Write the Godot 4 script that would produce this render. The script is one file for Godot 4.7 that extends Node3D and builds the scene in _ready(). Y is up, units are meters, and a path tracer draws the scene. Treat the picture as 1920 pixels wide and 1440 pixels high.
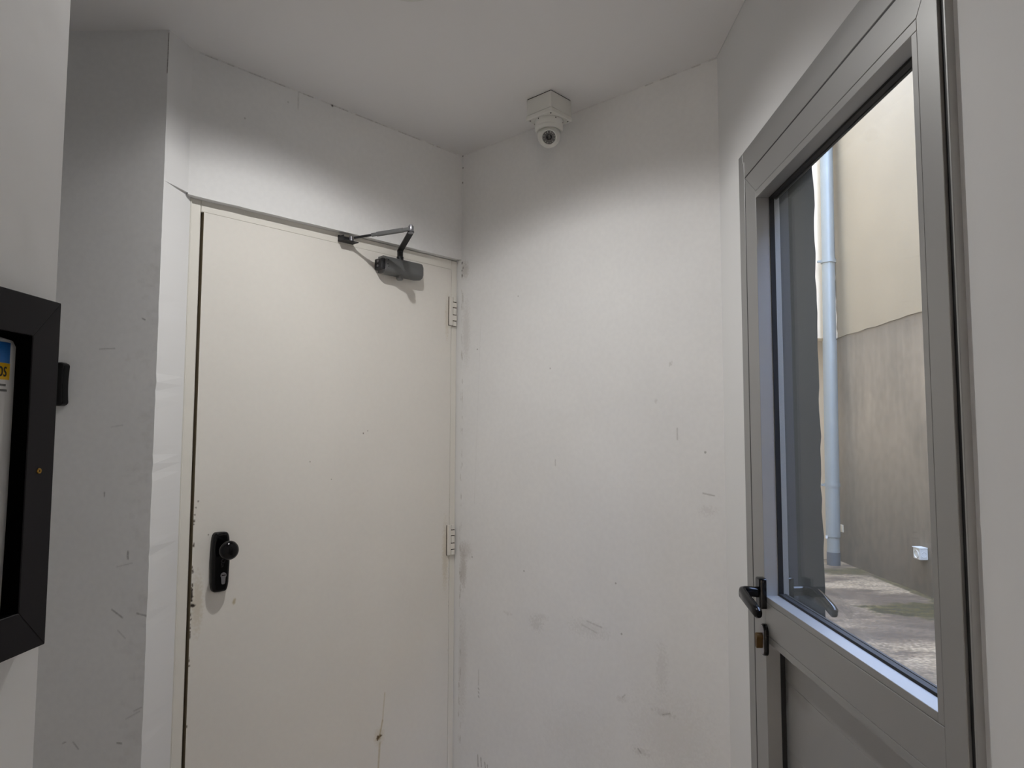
extends Node3D
# A small entrance lobby: steel fire door, white walls, aluminium glazed door to a courtyard.
# Units metres. The eye stands at (0, 1.45, 0); -z runs along the wall with the glazed door.

const EYE := 1.45
const CEIL := 2.55
const AX := Vector3(-0.2594, 0, -2.7221)      # corner of fire door wall and plain back wall
const DX := Vector3(-0.9581, 0, -1.9348)      # corner of alcove pier and fire door wall
const U := Vector3(0.6638, 0, -0.7479)        # along the fire door wall
const N := Vector3(0.7479, 0, 0.6638)         # out of the fire door wall, along the back wall
const DO := Vector3(-0.9738, 0, -1.9487)      # fire door: origin, along, out
const DE := Vector3(0.6638, 0, -0.7479)
const DM := Vector3(0.7479, 0, 0.6638)

var M := {}
var rng := RandomNumberGenerator.new()
var wear := 1.0       # how strongly marks are laid on

func _ready():
	rng.seed = 7
	# ---------- camera ----------
	var cam := Camera3D.new()
	cam.name = "camera"
	cam.fov = rad_to_deg(2.0 * atan(720.0 / 1332.0))
	cam.near = 0.02
	cam.far = 100.0
	cam.transform = Transform3D(Basis(Vector3.UP, deg_to_rad(1.297)) * Basis(Vector3.RIGHT, deg_to_rad(4.162)) * Basis(Vector3.BACK, 0.0025), Vector3(0, EYE, 0))
	add_child(cam)
	cam.current = true
	# ---------- sky and exposure ----------
	var sky_mat := ProceduralSkyMaterial.new()
	sky_mat.sky_top_color = Color(0.66, 0.745, 0.91)
	sky_mat.sky_horizon_color = Color(0.72, 0.775, 0.90)
	sky_mat.ground_horizon_color = Color(0.5, 0.5, 0.5)
	sky_mat.ground_bottom_color = Color(0.4, 0.4, 0.4)
	sky_mat.sky_energy_multiplier = 3.6
	var sky := Sky.new()
	sky.sky_material = sky_mat
	var env := Environment.new()
	env.background_mode = Environment.BG_SKY
	env.sky = sky
	env.ambient_light_source = Environment.AMBIENT_SOURCE_SKY
	env.tonemap_mode = Environment.TONE_MAPPER_LINEAR
	env.tonemap_exposure = 1.0
	env.sdfgi_enabled = true
	env.ssao_enabled = true
	env.ssil_enabled = true
	var we := WorldEnvironment.new()
	we.name = "environment"
	we.environment = env
	add_child(we)
	# ---------- lamps: a recessed downlight over the lobby and an added, unseen fill lamp far down the corridor ----------
	make_materials()
	downlight(Vector3(-0.295, CEIL, -1.645), 1.07, "white round recessed downlight in the ceiling before the fire door")
	downlight(Vector3(-0.03, CEIL, 4.7), 16.0, "added unseen fill downlight in the ceiling further back along the corridor")
	# ---------- setting ----------
	build_shell()
	build_fire_door()
	build_glazed_door()
	build_courtyard()
	# ---------- things ----------
	build_closer()
	build_security_camera()
	build_cabinet()
	build_fitting()
	build_outside_things()

# ---------------------------------------------------------------- materials
func mat(c: Color, rough := 0.6, metal := 0.0, extra := {}) -> StandardMaterial3D:
	var m := StandardMaterial3D.new()
	m.albedo_color = c
	m.roughness = rough
	m.metallic = metal
	m.metallic_specular = 0.5
	for k in extra:
		m.set(k, extra[k])
	return m

func noise_normal(freq: float, seed_: int, strength: float, size := 512) -> NoiseTexture2D:
	var n := FastNoiseLite.new()
	n.seed = seed_
	n.frequency = freq
	n.fractal_octaves = 4
	var t := NoiseTexture2D.new()
	t.width = size
	t.height = size
	t.seamless = true
	t.as_normal_map = true
	t.bump_strength = strength
	t.noise = n
	return t

func make_materials():
	var bump := noise_normal(0.012, 3, 1.6)
	var paint := {"normal_enabled": true, "normal_texture": bump, "normal_scale": 0.35, "uv1_triplanar": true, "uv1_scale": Vector3(1.6, 1.6, 1.6), "uv1_world_triplanar": true}
	M.paint = mat(Color(0.90, 0.90, 0.897), 0.62, 0.0, paint)
	M.ceiling = mat(Color(0.90, 0.896, 0.893), 0.75, 0.0, paint)
	M.floor = mat(Color(0.82, 0.775, 0.735), 0.4)
	M.door = mat(Color(0.885, 0.868, 0.835), 0.45)
	M.door_frame = mat(Color(0.89, 0.878, 0.845), 0.45)
	M.door_edge = mat(Color(0.52, 0.47, 0.38), 0.6)  # leaf edges, browner and darker than the leaf face
	M.black = mat(Color(0.028, 0.026, 0.033), 0.14, 0.0, {"metallic_specular": 0.36})
	M.black_matt = mat(Color(0.05, 0.047, 0.055), 0.6)
	M.gasket = mat(Color(0.035, 0.035, 0.045), 0.55)
	M.alu = mat(Color(0.64, 0.64, 0.635), 0.42, 0.7)
	M.steel = mat(Color(0.62, 0.62, 0.64), 0.35, 0.85)
	M.steel_dark = mat(Color(0.3, 0.3, 0.31), 0.4, 0.7)
	M.closer = mat(Color(0.42, 0.425, 0.425), 0.45, 0.35)
	M.closer_dark = mat(Color(0.2, 0.2, 0.21), 0.4, 0.5)
	M.brass = mat(Color(0.62, 0.48, 0.18), 0.4, 0.7)
	M.brass_dull = mat(Color(0.36, 0.27, 0.13), 0.5, 0.5)
	M.plastic = mat(Color(0.85, 0.85, 0.83), 0.4)
	M.hole = mat(Color(0.06, 0.05, 0.045), 0.8)
	M.lens = mat(Color(0.012, 0.012, 0.018), 0.08)
	M.led = mat(Color(0.75, 0.75, 0.72), 0.3)
	M.cabinet = mat(Color(0.085, 0.072, 0.088), 0.5, 0.0, {"metallic_specular": 0.3})
	M.cabinet_in = mat(Color(0.012, 0.011, 0.013), 0.9, 0.0, {"metallic_specular": 0.1})
	M.can = mat(Color(0.82, 0.82, 0.82), 0.45)
	M.blue = mat(Color(0.05, 0.38, 0.68), 0.5)
	M.yellow = mat(Color(0.88, 0.70, 0.06), 0.5)
	M.ink = mat(Color(0.08, 0.08, 0.08), 0.6)
	M.grey_ink = mat(Color(0.45, 0.45, 0.45), 0.6)
	M.glass = mat(Color(0.95, 0.98, 0.97, 0.05), 0.0, 0.0, {"transparency": BaseMaterial3D.TRANSPARENCY_ALPHA, "metallic_specular": 0.25})
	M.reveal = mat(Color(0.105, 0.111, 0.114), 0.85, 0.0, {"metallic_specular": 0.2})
	M.alu_shaded = mat(Color(0.16, 0.17, 0.20), 0.5, 0.2)  # shaded copy of the aluminium, for the outer frame
	M.dark_wall = mat(Color(0.36, 0.35, 0.34), 0.9)
	M.corridor_end = mat(Color(0.52, 0.47, 0.42), 0.7)
	M.cream_pier = mat(Color(0.95, 0.872, 0.75), 0.85)
	M.facade = mat(Color(0.82, 0.765, 0.66), 0.85)
	M.zinc = mat(Color(0.58, 0.60, 0.59), 0.45, 0.25)
	M.zinc_dark = mat(Color(0.33, 0.35, 0.37), 0.6, 0.1)
	M.white_box = mat(Color(0.84, 0.84, 0.82), 0.4)
	M.cream_box = mat(Color(0.82, 0.78, 0.68), 0.5)
	M.rust = mat(Color(0.2, 0.12, 0.06), 0.9)
	M.lamp = mat(Color(1, 1, 1), 0.5, 0.0, {"emission_enabled": true, "emission": Color(1.0, 0.995, 0.99), "emission_energy_multiplier": 10.0})

# ---------------------------------------------------------------- bookkeeping
var taken := {}
func numbered(called: String) -> String:
	if not taken.has(called):
		taken[called] = 0
		return called
	taken[called] += 1
	return "%s_%03d" % [called, taken[called]]

func tag(o: Node, label: String, category: String, group := "", kind := ""):
	o.set_meta("label", label)
	o.set_meta("category", category)
	if group != "":
		o.set_meta("group", group)
	if kind != "":
		o.set_meta("kind", kind)

func thing(called: String, xf: Transform3D, label: String, category: String, group := "", kind := "") -> Node3D:
	var o := Node3D.new()
	o.name = numbered(called)
	o.transform = xf
	add_child(o)
	tag(o, label, category, group, kind)
	return o

func st_new() -> SurfaceTool:
	var st := SurfaceTool.new()
	st.begin(Mesh.PRIMITIVE_TRIANGLES)
	st.set_smooth_group(-1)
	return st

func obj(called: String, st: SurfaceTool, m: Material, parent: Node, at := Vector3.ZERO) -> MeshInstance3D:
	st.generate_normals()
	var o := MeshInstance3D.new()
	o.mesh = st.commit()
	o.material_override = m
	o.position = at
	if parent == self:
		o.name = numbered(called)
		add_child(o)
	else:
		o.name = called
		parent.add_child(o, true)
	return o

func part_label(o: Node, label: String):
	o.set_meta("label", label)

# ---------------------------------------------------------------- geometry
func face(st: SurfaceTool, p: Array, out: Vector3, uv: Array = []):
	var n: Vector3 = (p[1] - p[0]).cross(p[2] - p[0])
	if n.length() < 1e-14 and p.size() > 3:
		n = (p[2] - p[0]).cross(p[3] - p[0])
	var flip: bool = n.dot(out) > 0.0
	for i in range(1, p.size() - 1):
		var idx: Array = [0, i + 1, i] if flip else [0, i, i + 1]
		for k in idx:
			st.set_uv(uv[k] if uv.size() else Vector2(0.02, 0.02))
			st.add_vertex(p[k])

func cbox(st: SurfaceTool, a: Vector3, b: Vector3, ch := 0.0, xf := Transform3D.IDENTITY):
	var lo := Vector3(min(a.x, b.x), min(a.y, b.y), min(a.z, b.z))
	var hi := Vector3(max(a.x, b.x), max(a.y, b.y), max(a.z, b.z))
	var c := (lo + hi) * 0.5
	var h := (hi - lo) * 0.5
	ch = min(ch, 0.49 * min(h.x, min(h.y, h.z)) * 2.0)
	var v := func(s: Vector3, k: int) -> Vector3:
		var r := Vector3(s.x * (h.x - ch), s.y * (h.y - ch), s.z * (h.z - ch))
		r[k] = s[k] * h[k]
		return xf * (c + r)
	st.set_smooth_group(-1)
	for k in 3:
		var i := (k + 1) % 3
		var j := (k + 2) % 3
		for s in [-1.0, 1.0]:
			var q := []
			for w in [[-1, -1], [1, -1], [1, 1], [-1, 1]]:
				var g := Vector3.ZERO
				g[k] = s; g[i] = w[0]; g[j] = w[1]
				q.append(v.call(g, k))
			var o := Vector3.ZERO
			o[k] = s
			face(st, q, xf.basis * o)
		if ch > 0.0:
			for si in [-1.0, 1.0]:
				for sj in [-1.0, 1.0]:
					var g1 := Vector3.ZERO
					var g2 := Vector3.ZERO
					g1[k] = -1; g2[k] = 1
					for g in [0]:
						g1[i] = si; g1[j] = sj
						g2[i] = si; g2[j] = sj
					var o2 := Vector3.ZERO
					o2[i] = si; o2[j] = sj
					face(st, [v.call(g1, i), v.call(g2, i), v.call(g2, j), v.call(g1, j)], xf.basis * o2)
	if ch > 0.0:
		for sx in [-1.0, 1.0]:
			for sy in [-1.0, 1.0]:
				for sz in [-1.0, 1.0]:
					var g := Vector3(sx, sy, sz)
					face(st, [v.call(g, 0), v.call(g, 1), v.call(g, 2)], xf.basis * g)

# profile of (radius, height) turned round the y axis of xf
func lathe(st: SurfaceTool, prof: Array, xf: Transform3D, seg := 28):
	var grp := 1
	for i in range(prof.size() - 1):
		var p: Vector2 = prof[i]
		var q: Vector2 = prof[i + 1]
		if i > 0:
			var before: Vector2 = (p - prof[i - 1]).normalized()
			if before.dot((q - p).normalized()) < 0.8:
				grp += 1
		st.set_smooth_group(grp)
		var d := (q - p)
		for k in seg:
			var t0 := TAU * k / seg
			var t1 := TAU * (k + 1) / seg
			var a := func(r: Vector2, t: float) -> Vector3: return xf * Vector3(r.x * cos(t), r.y, r.x * sin(t))
			var tm := 0.5 * (t0 + t1)
			var out := xf.basis * Vector3(d.y * cos(tm), -d.x, d.y * sin(tm))
			var pts := []
			if p.x > 1e-6:
				pts.append(a.call(p, t0)); pts.append(a.call(p, t1))
			else:
				pts.append(a.call(p, t0))
			if q.x > 1e-6:
				pts.append(a.call(q, t1)); pts.append(a.call(q, t0))
			else:
				pts.append(a.call(q, t0))
			if pts.size() >= 3:
				face(st, pts, out)
	st.set_smooth_group(-1)

# sweep a closed section along a path of points; `up` fixes the section's y
func sweep(st: SurfaceTool, path: Array, section: Array, up: Vector3, scales: Array = [], group := 1):
	var rings := []
	for i in path.size():
		var t: Vector3
		if i == 0: t = path[1] - path[0]
		elif i == path.size() - 1: t = path[i] - path[i - 1]
		else: t = (path[i + 1] - path[i]).normalized() + (path[i] - path[i - 1]).normalized()
		t = t.normalized()
		var x := up.cross(t).normalized()
		var y := t.cross(x).normalized()
		var sc: float = scales[i] if scales.size() else 1.0
		var r := []
		for s in section:
			r.append(path[i] + x * s.x * sc + y * s.y * sc)
		rings.append(r)
	st.set_smooth_group(group)
	var m := section.size()
	for i in range(path.size() - 1):
		var c: Vector3 = (path[i] + path[i + 1]) * 0.5
		for k in m:
			var l := (k + 1) % m
			var q := [rings[i][k], rings[i][l], rings[i + 1][l], rings[i + 1][k]]
			face(st, q, (q[0] + q[1] + q[2] + q[3]) * 0.25 - c)
	st.set_smooth_group(-1)
	var e := path.size() - 1
	face(st, rings[0], path[0] - path[1])
	face(st, rings[e], path[e] - path[e - 1])

func round_rect(w: float, h: float, r: float, k := 4) -> Array:
	var out := []
	for c in 4:
		var cx: float = (w * 0.5 - r) * [1, -1, -1, 1][c]
		var cy: float = (h * 0.5 - r) * [1, 1, -1, -1][c]
		for i in k + 1:
			var t := PI * 0.5 * c + PI * 0.5 * i / k
			out.append(Vector2(cx + r * cos(t), cy + r * sin(t)))
	return out

# a 2D outline in the plane (ex, ey) through o, pushed out along ez from c0 to c1, its front edge bevelled
func extrude(st: SurfaceTool, poly: Array, o: Vector3, ex: Vector3, ey: Vector3, ez: Vector3, c0: float, c1: float, bev := 0.0, steps := 1):
	var pk := PackedVector2Array(poly)
	var area := 0.0
	var n := poly.size()
	for i in n:
		area += pk[i].cross(pk[(i + 1) % n])
	var sgn := 1.0 if area > 0.0 else -1.0
	var inset := func(by: float) -> PackedVector2Array:
		var r := PackedVector2Array()
		for i in n:
			var a := (pk[i] - pk[(i + n - 1) % n]).normalized()
			var b := (pk[(i + 1) % n] - pk[i]).normalized()
			var na := Vector2(-a.y, a.x) * sgn
			var nb := Vector2(-b.y, b.x) * sgn
			var m := (na + nb).normalized()
			r.append(pk[i] + m * by / max(0.5, m.dot(na)))
		return r
	var lay := [[pk, c0]]
	if bev > 0.0:
		for s in steps + 1:
			var t := PI * 0.5 * s / steps
			lay.append([inset.call(bev * (1.0 - cos(t))), c1 - bev + bev * sin(t)])
	else:
		lay.append([pk, c1])
	var pt := func(q: Vector2, c: float) -> Vector3: return o + ex * q.x + ey * q.y + ez * c
	for l in range(lay.size() - 1):
		st.set_smooth_group(1 if steps > 1 else -1)
		for i in n:
			var j := (i + 1) % n
			var d := pk[j] - pk[i]
			var nn := Vector2(d.y, -d.x) * sgn
			var out := ex * nn.x + ey * nn.y
			if l > 0: out = out.normalized() + ez * 0.5
			face(st, [pt.call(lay[l][0][i], lay[l][1]), pt.call(lay[l][0][j], lay[l][1]), pt.call(lay[l + 1][0][j], lay[l + 1][1]), pt.call(lay[l + 1][0][i], lay[l + 1][1])], out)
	st.set_smooth_group(-1)
	var front: PackedVector2Array = lay[-1][0]
	var ids := Geometry2D.triangulate_polygon(front)
	for t in range(0, ids.size(), 3):
		face(st, [pt.call(front[ids[t]], c1), pt.call(front[ids[t + 1]], c1), pt.call(front[ids[t + 2]], c1)], ez)
	ids = Geometry2D.triangulate_polygon(pk)
	for t in range(0, ids.size(), 3):
		face(st, [pt.call(pk[ids[t]], c0), pt.call(pk[ids[t + 1]], c0), pt.call(pk[ids[t + 2]], c0)], -ez)

# walls: outlines in plan (x, z) stacked at heights; edge `uv_edge` carries the wall's texture
func stack(st: SurfaceTool, polys: Array, ys: Array, uv_edge := -1, uv_top := CEIL):
	st.set_smooth_group(-1)
	for l in range(ys.size() - 1):
		var a: Array = polys[l]
		var b: Array = polys[l + 1]
		var n := a.size()
		var area := 0.0
		for i in n:
			area += a[i].cross(a[(i + 1) % n])
		var sgn := 1.0 if area > 0.0 else -1.0
		for i in n:
			var j := (i + 1) % n
			var d: Vector2 = a[j] - a[i]
			var out := Vector3(d.y * sgn, 0, -d.x * sgn)
			var uv := []
			if i == uv_edge:
				var y0: float = 1.0 - ys[l] / uv_top
				var y1: float = 1.0 - ys[l + 1] / uv_top
				uv = [Vector2(0, y0), Vector2(1, y0), Vector2(1, y1), Vector2(0, y1)]
			face(st, [Vector3(a[i].x, ys[l], a[i].y), Vector3(a[j].x, ys[l], a[j].y), Vector3(b[j].x, ys[l + 1], b[j].y), Vector3(b[i].x, ys[l + 1], b[i].y)], out, uv)
	for e in [0, ys.size() - 1]:
		var p := PackedVector2Array(polys[e])
		var ids := Geometry2D.triangulate_polygon(p)
		for t in range(0, ids.size(), 3):
			face(st, [Vector3(p[ids[t]].x, ys[e], p[ids[t]].y), Vector3(p[ids[t + 1]].x, ys[e], p[ids[t + 1]].y), Vector3(p[ids[t + 2]].x, ys[e], p[ids[t + 2]].y)], Vector3.DOWN if e == 0 else Vector3.UP)

func xz(v: Vector3) -> Vector2:
	return Vector2(v.x, v.z)

# ---------------------------------------------------------------- painted surfaces
func plaster(w: int, h: int, seed_: int, base: Color, coarse := 0.035, fine := 0.02) -> Image:
	var n := FastNoiseLite.new()
	n.seed = seed_
	n.frequency = 0.006
	n.fractal_octaves = 4
	var big := n.get_image(w, h, false, false, false).get_data()
	n.frequency = 0.11
	n.seed = seed_ + 1
	var small := n.get_image(w, h, false, false, false).get_data()
	var out := PackedByteArray()
	out.resize(w * h * 3)
	for i in w * h:
		var f := 1.0 + coarse * (big[i] / 127.5 - 1.0) + fine * (small[i] / 127.5 - 1.0)
		out[i * 3] = clampi(int(base.r * f * 255.0), 0, 255)
		out[i * 3 + 1] = clampi(int(base.g * f * 255.0), 0, 255)
		out[i * 3 + 2] = clampi(int(base.b * (f * 0.97 + 0.03) * 255.0), 0, 255)
	return Image.create_from_data(w, h, false, Image.FORMAT_RGB8, out)

func smudge(img: Image, x: float, y: float, rx: float, ry: float, c: Color, a: float, rough := 0.0):
	a *= wear
	var n := FastNoiseLite.new()
	n.seed = int(x * 7.0 + y * 13.0)
	n.frequency = 0.25
	for j in range(max(0, int(y - ry)), min(img.get_height(), int(y + ry) + 2)):
		for i in range(max(0, int(x - rx)), min(img.get_width(), int(x + rx) + 2)):
			var d := Vector2((i + 0.5 - x) / rx, (j + 0.5 - y) / ry).length()
			if rough > 0.0:
				d += rough * n.get_noise_2d(i, j)
			var t := a * clampf(1.6 * (1.0 - d), 0.0, 1.0)
			if t > 0.0:
				img.set_pixel(i, j, img.get_pixel(i, j).lerp(c, t))

func scratch(img: Image, x0: float, y0: float, x1: float, y1: float, wd: float, c: Color, a: float):
	var steps := int(Vector2(x1 - x0, y1 - y0).length()) + 1
	for s in steps + 1:
		var t := float(s) / steps
		smudge(img, lerpf(x0, x1, t), lerpf(y0, y1, t), wd, wd, c, a * (0.6 + 0.4 * rng.randf()))

func painted(img: Image, rough: float, m_extra := {}) -> StandardMaterial3D:
	var e := {"albedo_texture": ImageTexture.create_from_image(img)}
	for k in m_extra:
		e[k] = m_extra[k]
	return mat(Color.WHITE, rough, 0.0, e)

# ---------------------------------------------------------------- lamps
var lamp_spots := []
func downlight(at: Vector3, energy: float, label: String):
	lamp_spots.append(at)
	var t := thing("ceiling_light", Transform3D(Basis(), at), label, "ceiling light", "recessed ceiling downlights")
	var st := st_new()
	lathe(st, [Vector2(0.066, 0.0), Vector2(0.066, -0.003), Vector2(0.076, -0.003), Vector2(0.076, 0.0), Vector2(0.066, 0.0)], Transform3D.IDENTITY, 40)
	obj("trim_ring", st, M.plastic, t)
	st = st_new()
	lathe(st, [Vector2(0.0655, -0.003), Vector2(0.0655, 0.06), Vector2(0.0, 0.06), Vector2(0.0, 0.062), Vector2(0.069, 0.062), Vector2(0.069, 0.0), Vector2(0.0655, -0.003)], Transform3D.IDENTITY, 40)
	obj("reflector", st, M.steel_dark, t)
	st = st_new()
	lathe(st, [Vector2(0.0, 0.030), Vector2(0.015, 0.030), Vector2(0.024, 0.044), Vector2(0.026, 0.058), Vector2(0.0, 0.058)], Transform3D.IDENTITY, 32)
	obj("bulb", st, M.lamp, t)
	var l := SpotLight3D.new()
	l.name = "lamp_light"
	l.position = Vector3(0, 0.0255, 0)
	l.rotation.x = -PI * 0.5
	l.spot_angle = 86.0
	l.light_color = Color(1.0, 0.995, 0.99)
	l.light_energy = energy
	l.light_size = 0.009
	l.spot_range = 12.0
	l.spot_attenuation = 1.0
	l.shadow_enabled = true
	t.add_child(l)

# ---------------------------------------------------------------- the room
func build_shell():
	# plain back wall with its marks (400 pixels to the metre)
	var pm := 400.0
	var img := plaster(436, 1020, 11, Color(0.90, 0.90, 0.897), 0.016, 0.012)
	wear = 0.62
	var dk := Color(0.23, 0.21, 0.19)
	var g := Color(0.55, 0.53, 0.50)
	var mk := func(s: float, v: float) -> Vector2: return Vector2(s * pm, (CEIL - v) * pm)
	for d in [[0.091, 1.775, 1.4], [1.026, 1.404, 1.6], [0.33, 0.982, 1.3], [0.714, 0.994, 1.3], [0.734, 0.844, 1.4], [0.07, 1.0, 1.2], [0.45, 1.68, 1.0], [0.30, 1.95, 1.0]]:
		var p: Vector2 = mk.call(d[0], d[1])
		smudge(img, p.x, p.y, d[2], d[2], dk, 0.8)
	for d in [[0.003, 2.120, 2.2], [0.009, 2.10, 1.6], [0.004, 2.07, 2.4], [0.002, 2.55, 2.0], [0.004, 2.50, 1.5], [0.003, 2.44, 1.5], [0.002, 2.09, 1.8]]:
		var p: Vector2 = mk.call(d[0], d[1])
		smudge(img, p.x, p.y, d[2], d[2] * 1.3, Color(0.1, 0.09, 0.08), 0.85, 0.5)
	for k in 90:   # grime along the corner beside the fire door
		var v := rng.randf_range(0.0, 2.12)
		var p: Vector2 = mk.call(rng.randf_range(0.0, 0.012), v)
		smudge(img, p.x, p.y, rng.randf_range(0.7, 1.8), rng.randf_range(2.0, 9.0), Color(0.42, 0.38, 0.33), rng.randf_range(0.1, 0.35), 0.6)
	for d in [[0.03, 1.02, 18, 16, 0.22], [0.022, 0.95, 9, 34, 0.34], [0.03, 1.85, 10, 60, 0.16], [0.02, 2.09, 10, 16, 0.3], [0.02, 0.6, 12, 90, 0.14]]:
		var p: Vector2 = mk.call(d[0], d[1])
		smudge(img, p.x, p.y, d[2], d[3], Color(0.45, 0.40, 0.35), d[4], 0.5)
	for d in [[0.386, 0.813, 13, 11, 0.22], [0.41, 0.84, 12, 4, 0.16], [0.252, 0.826, 9, 3, 0.2], [0.607, 0.837, 34, 12, 0.13], [0.882, 0.646, 18, 4, 0.2], [0.799, 0.514, 14, 5, 0.22], [0.875, 0.77, 9, 30, 0.14], [0.732, 0.65, 10, 4, 0.18], [0.866, 1.557, 3, 3, 0.25], [0.917, 1.665, 3, 3, 0.35], [1.03, 1.24, 12, 6, 0.16], [0.9, 0.6, 60, 50, 0.07], [0.55, 0.5, 60, 40, 0.05]]:
		var p: Vector2 = mk.call(d[0], d[1])
		smudge(img, p.x, p.y, d[2], d[3], g, d[4], 1.2)
	for d in [[0.937, 1.473, 0.937, 1.44, 0.35], [1.016, 1.288, 1.052, 1.283, 0.4], [0.472, 1.37, 0.472, 1.35, 0.3], [0.106, 0.30, 0.108, 0.26, 0.75], [0.122, 0.295, 0.125, 0.265, 0.7], [0.142, 0.285, 0.148, 0.25, 0.7], [0.155, 0.28, 0.158, 0.255, 0.5], [0.108, 0.60, 0.108, 0.545, 0.25], [0.107, 0.535, 0.111, 0.53, 0.6], [0.107, 0.522, 0.111, 0.517, 0.6], [0.107, 0.508, 0.111, 0.503, 0.6], [0.60, 0.86, 0.66, 0.85, 0.25], [0.58, 0.845, 0.64, 0.83, 0.2], [0.875, 0.64, 0.90, 0.65, 0.4], [0.79, 0.52, 0.80, 0.51, 0.5], [0.735, 0.655, 0.745, 0.665, 0.3], [0.08, 1.2, 0.11, 1.9, 0.04]]:
		var p: Vector2 = mk.call(d[0], d[1])
		var q: Vector2 = mk.call(d[2], d[3])
		scratch(img, p.x, p.y, q.x, q.y, 1.1, Color(0.35, 0.33, 0.31), d[4])
	for k in 40:
		var u0 := k / 40.0 * 1.0856
		var p: Vector2 = mk.call(u0, 2.5475)
		var q: Vector2 = mk.call(u0 + 0.027, 2.5475)
		scratch(img, p.x, p.y, q.x, q.y, 1.0, Color(0.3, 0.28, 0.26), (0.12 if k < 31 else 0.5) * rng.randf())
	wear = 1.0
	var st := st_new()
	var b := AX + N * 1.0856
	var poly := [xz(AX - N * 0.30), xz(AX), xz(b), xz(b + N * 0.12 + U * 0.16), xz(AX - N * 0.30 + U * 0.16)]
	stack(st, [poly, poly], [0.0, CEIL], 1)
	var o := obj("wall_back", st, painted(img, 0.6), self)
	tag(o, "plain scuffed white wall standing between fire door and glazed door", "wall", "", "structure")

	# pier and reveal left of the fire door; its plastered edge is a little ragged
	img = plaster(480, 1020, 23, Color(0.895, 0.895, 0.893), 0.016, 0.014)
	wear = 0.7
	var px := func(x: float, v: float) -> Vector2: return Vector2((x + 2.1766) * pm, (CEIL - v) * pm)
	for d in [[-1.032, 1.15, -1.031, 1.13, 0.7], [-1.068, 1.002, -1.039, 0.982, 0.6], [-1.002, 0.993, -0.977, 0.987, 0.55], [-1.153, 0.672, -1.139, 0.655, 0.45], [-1.04, 0.671, -1.028, 0.67, 0.7], [-1.18, 0.668, -1.172, 0.672, 0.4], [-1.13, 1.675, -1.09, 1.677, 0.3], [-1.101, 1.30, -1.100, 1.29, 0.5], [-1.02, 1.757, -1.013, 1.753, 0.6], [-1.09, 1.47, -1.06, 1.475, 0.15], [-1.0, 0.75, -0.98, 0.76, 0.3], [-1.02, 0.73, -0.985, 0.75, 0.2], [-1.05, 0.95, -1.03, 0.93, 0.2], [-1.02, 1.12, -1.06, 1.11, 0.2]]:
		var p: Vector2 = px.call(d[0], d[1])
		var q: Vector2 = px.call(d[2], d[3])
		scratch(img, p.x, p.y, q.x, q.y, 1.0, Color(0.32, 0.31, 0.31), d[4])
	var ca: Vector2 = px.call(-0.9772, 2.54)
	var cb: Vector2 = px.call(-0.9772, 2.43)
	scratch(img, ca.x, ca.y, cb.x, cb.y, 0.9, Color(0.2, 0.18, 0.16), 0.9)
	for k in 160:
		var p: Vector2 = px.call(-0.9766 - abs(rng.randfn(0.0, 0.035)), rng.randf_range(0.4, 1.95))
		smudge(img, p.x, p.y, rng.randf_range(2, 9), rng.randf_range(2, 6), g, rng.randf_range(0.02, 0.07), 0.8)
	wear = 1.0
	st = st_new()
	var polys := []
	var ys := []
	var v := 0.0
	while v < 2.131:
		var jit := Vector3(rng.randfn(0, 0.0005), 0, 0) * (0.7 if v > 1.6 else 1.2)
		var c := Vector3(-0.9766, 0, -1.838) + jit
		var e := DO + DE * 0.0165 - DM * 0.02
		polys.append([Vector2(-2.1766, -1.838), xz(c), xz(DO + DE * 0.0165), xz(e), xz(DO - DM * 0.28), Vector2(-2.1766, -2.25)])
		ys.append(v)
		v += 0.0237
	ys[-1] = 2.131
	stack(st, polys, ys, 0)
	polys = []
	ys = []
	for k in 8:
		var c := Vector3(-0.9766 + rng.randfn(0, 0.0005), 0, -1.838)
		polys.append([Vector2(-2.1766, -1.838), xz(c), xz(DX), xz(DX - N * 0.06), xz(DO - DM * 0.28), Vector2(-2.1766, -2.25)])
		ys.append(2.131 + (CEIL - 2.131) * k / 7.0)
	stack(st, polys, ys, 0)
	o = obj("wall_alcove", st, painted(img, 0.62), self)
	tag(o, "shaded white pier with scuffed ragged edge left of fire door", "wall", "", "structure")

	img = plaster(421, 170, 57, Color(0.90, 0.90, 0.897), 0.014, 0.012)
	var wp := func(s: float, v: float) -> Vector2: return Vector2(s * pm, (CEIL - v) * pm)
	for k in 60:
		var u0 := 0.02 + k / 60.0
		var p: Vector2 = wp.call(u0, 2.547)
		var q: Vector2 = wp.call(u0 + 0.017, 2.547)
		scratch(img, p.x, p.y, q.x, q.y, 1.0, Color(0.3, 0.28, 0.26), 0.3 * rng.randf())
	for d in [[0.46, 2.545, 2.0, 0.8], [0.16, 2.40, 0.9, 0.6], [0.30, 2.50, 1.0, 0.3]]:
		var p: Vector2 = wp.call(d[0], d[1])
		smudge(img, p.x, p.y, d[2], d[2], Color(0.2, 0.18, 0.16), d[3])
	var va: Vector2 = wp.call(0.335, 2.545)
	var vb: Vector2 = wp.call(0.335, 2.49)
	scratch(img, va.x, va.y, vb.x, vb.y, 0.8, Color(0.4, 0.38, 0.36), 0.3)
	var over_door := painted(img, 0.62)
	# wall over the fire door, a ragged plaster edge hanging proud of the door frame
	st = st_new()
	var cols := 22
	var L := 1.0526
	var low := []
	for k in cols + 1:
		low.append(2.1265 + 0.006 * k / cols + rng.randfn(0, 0.0005))
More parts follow.
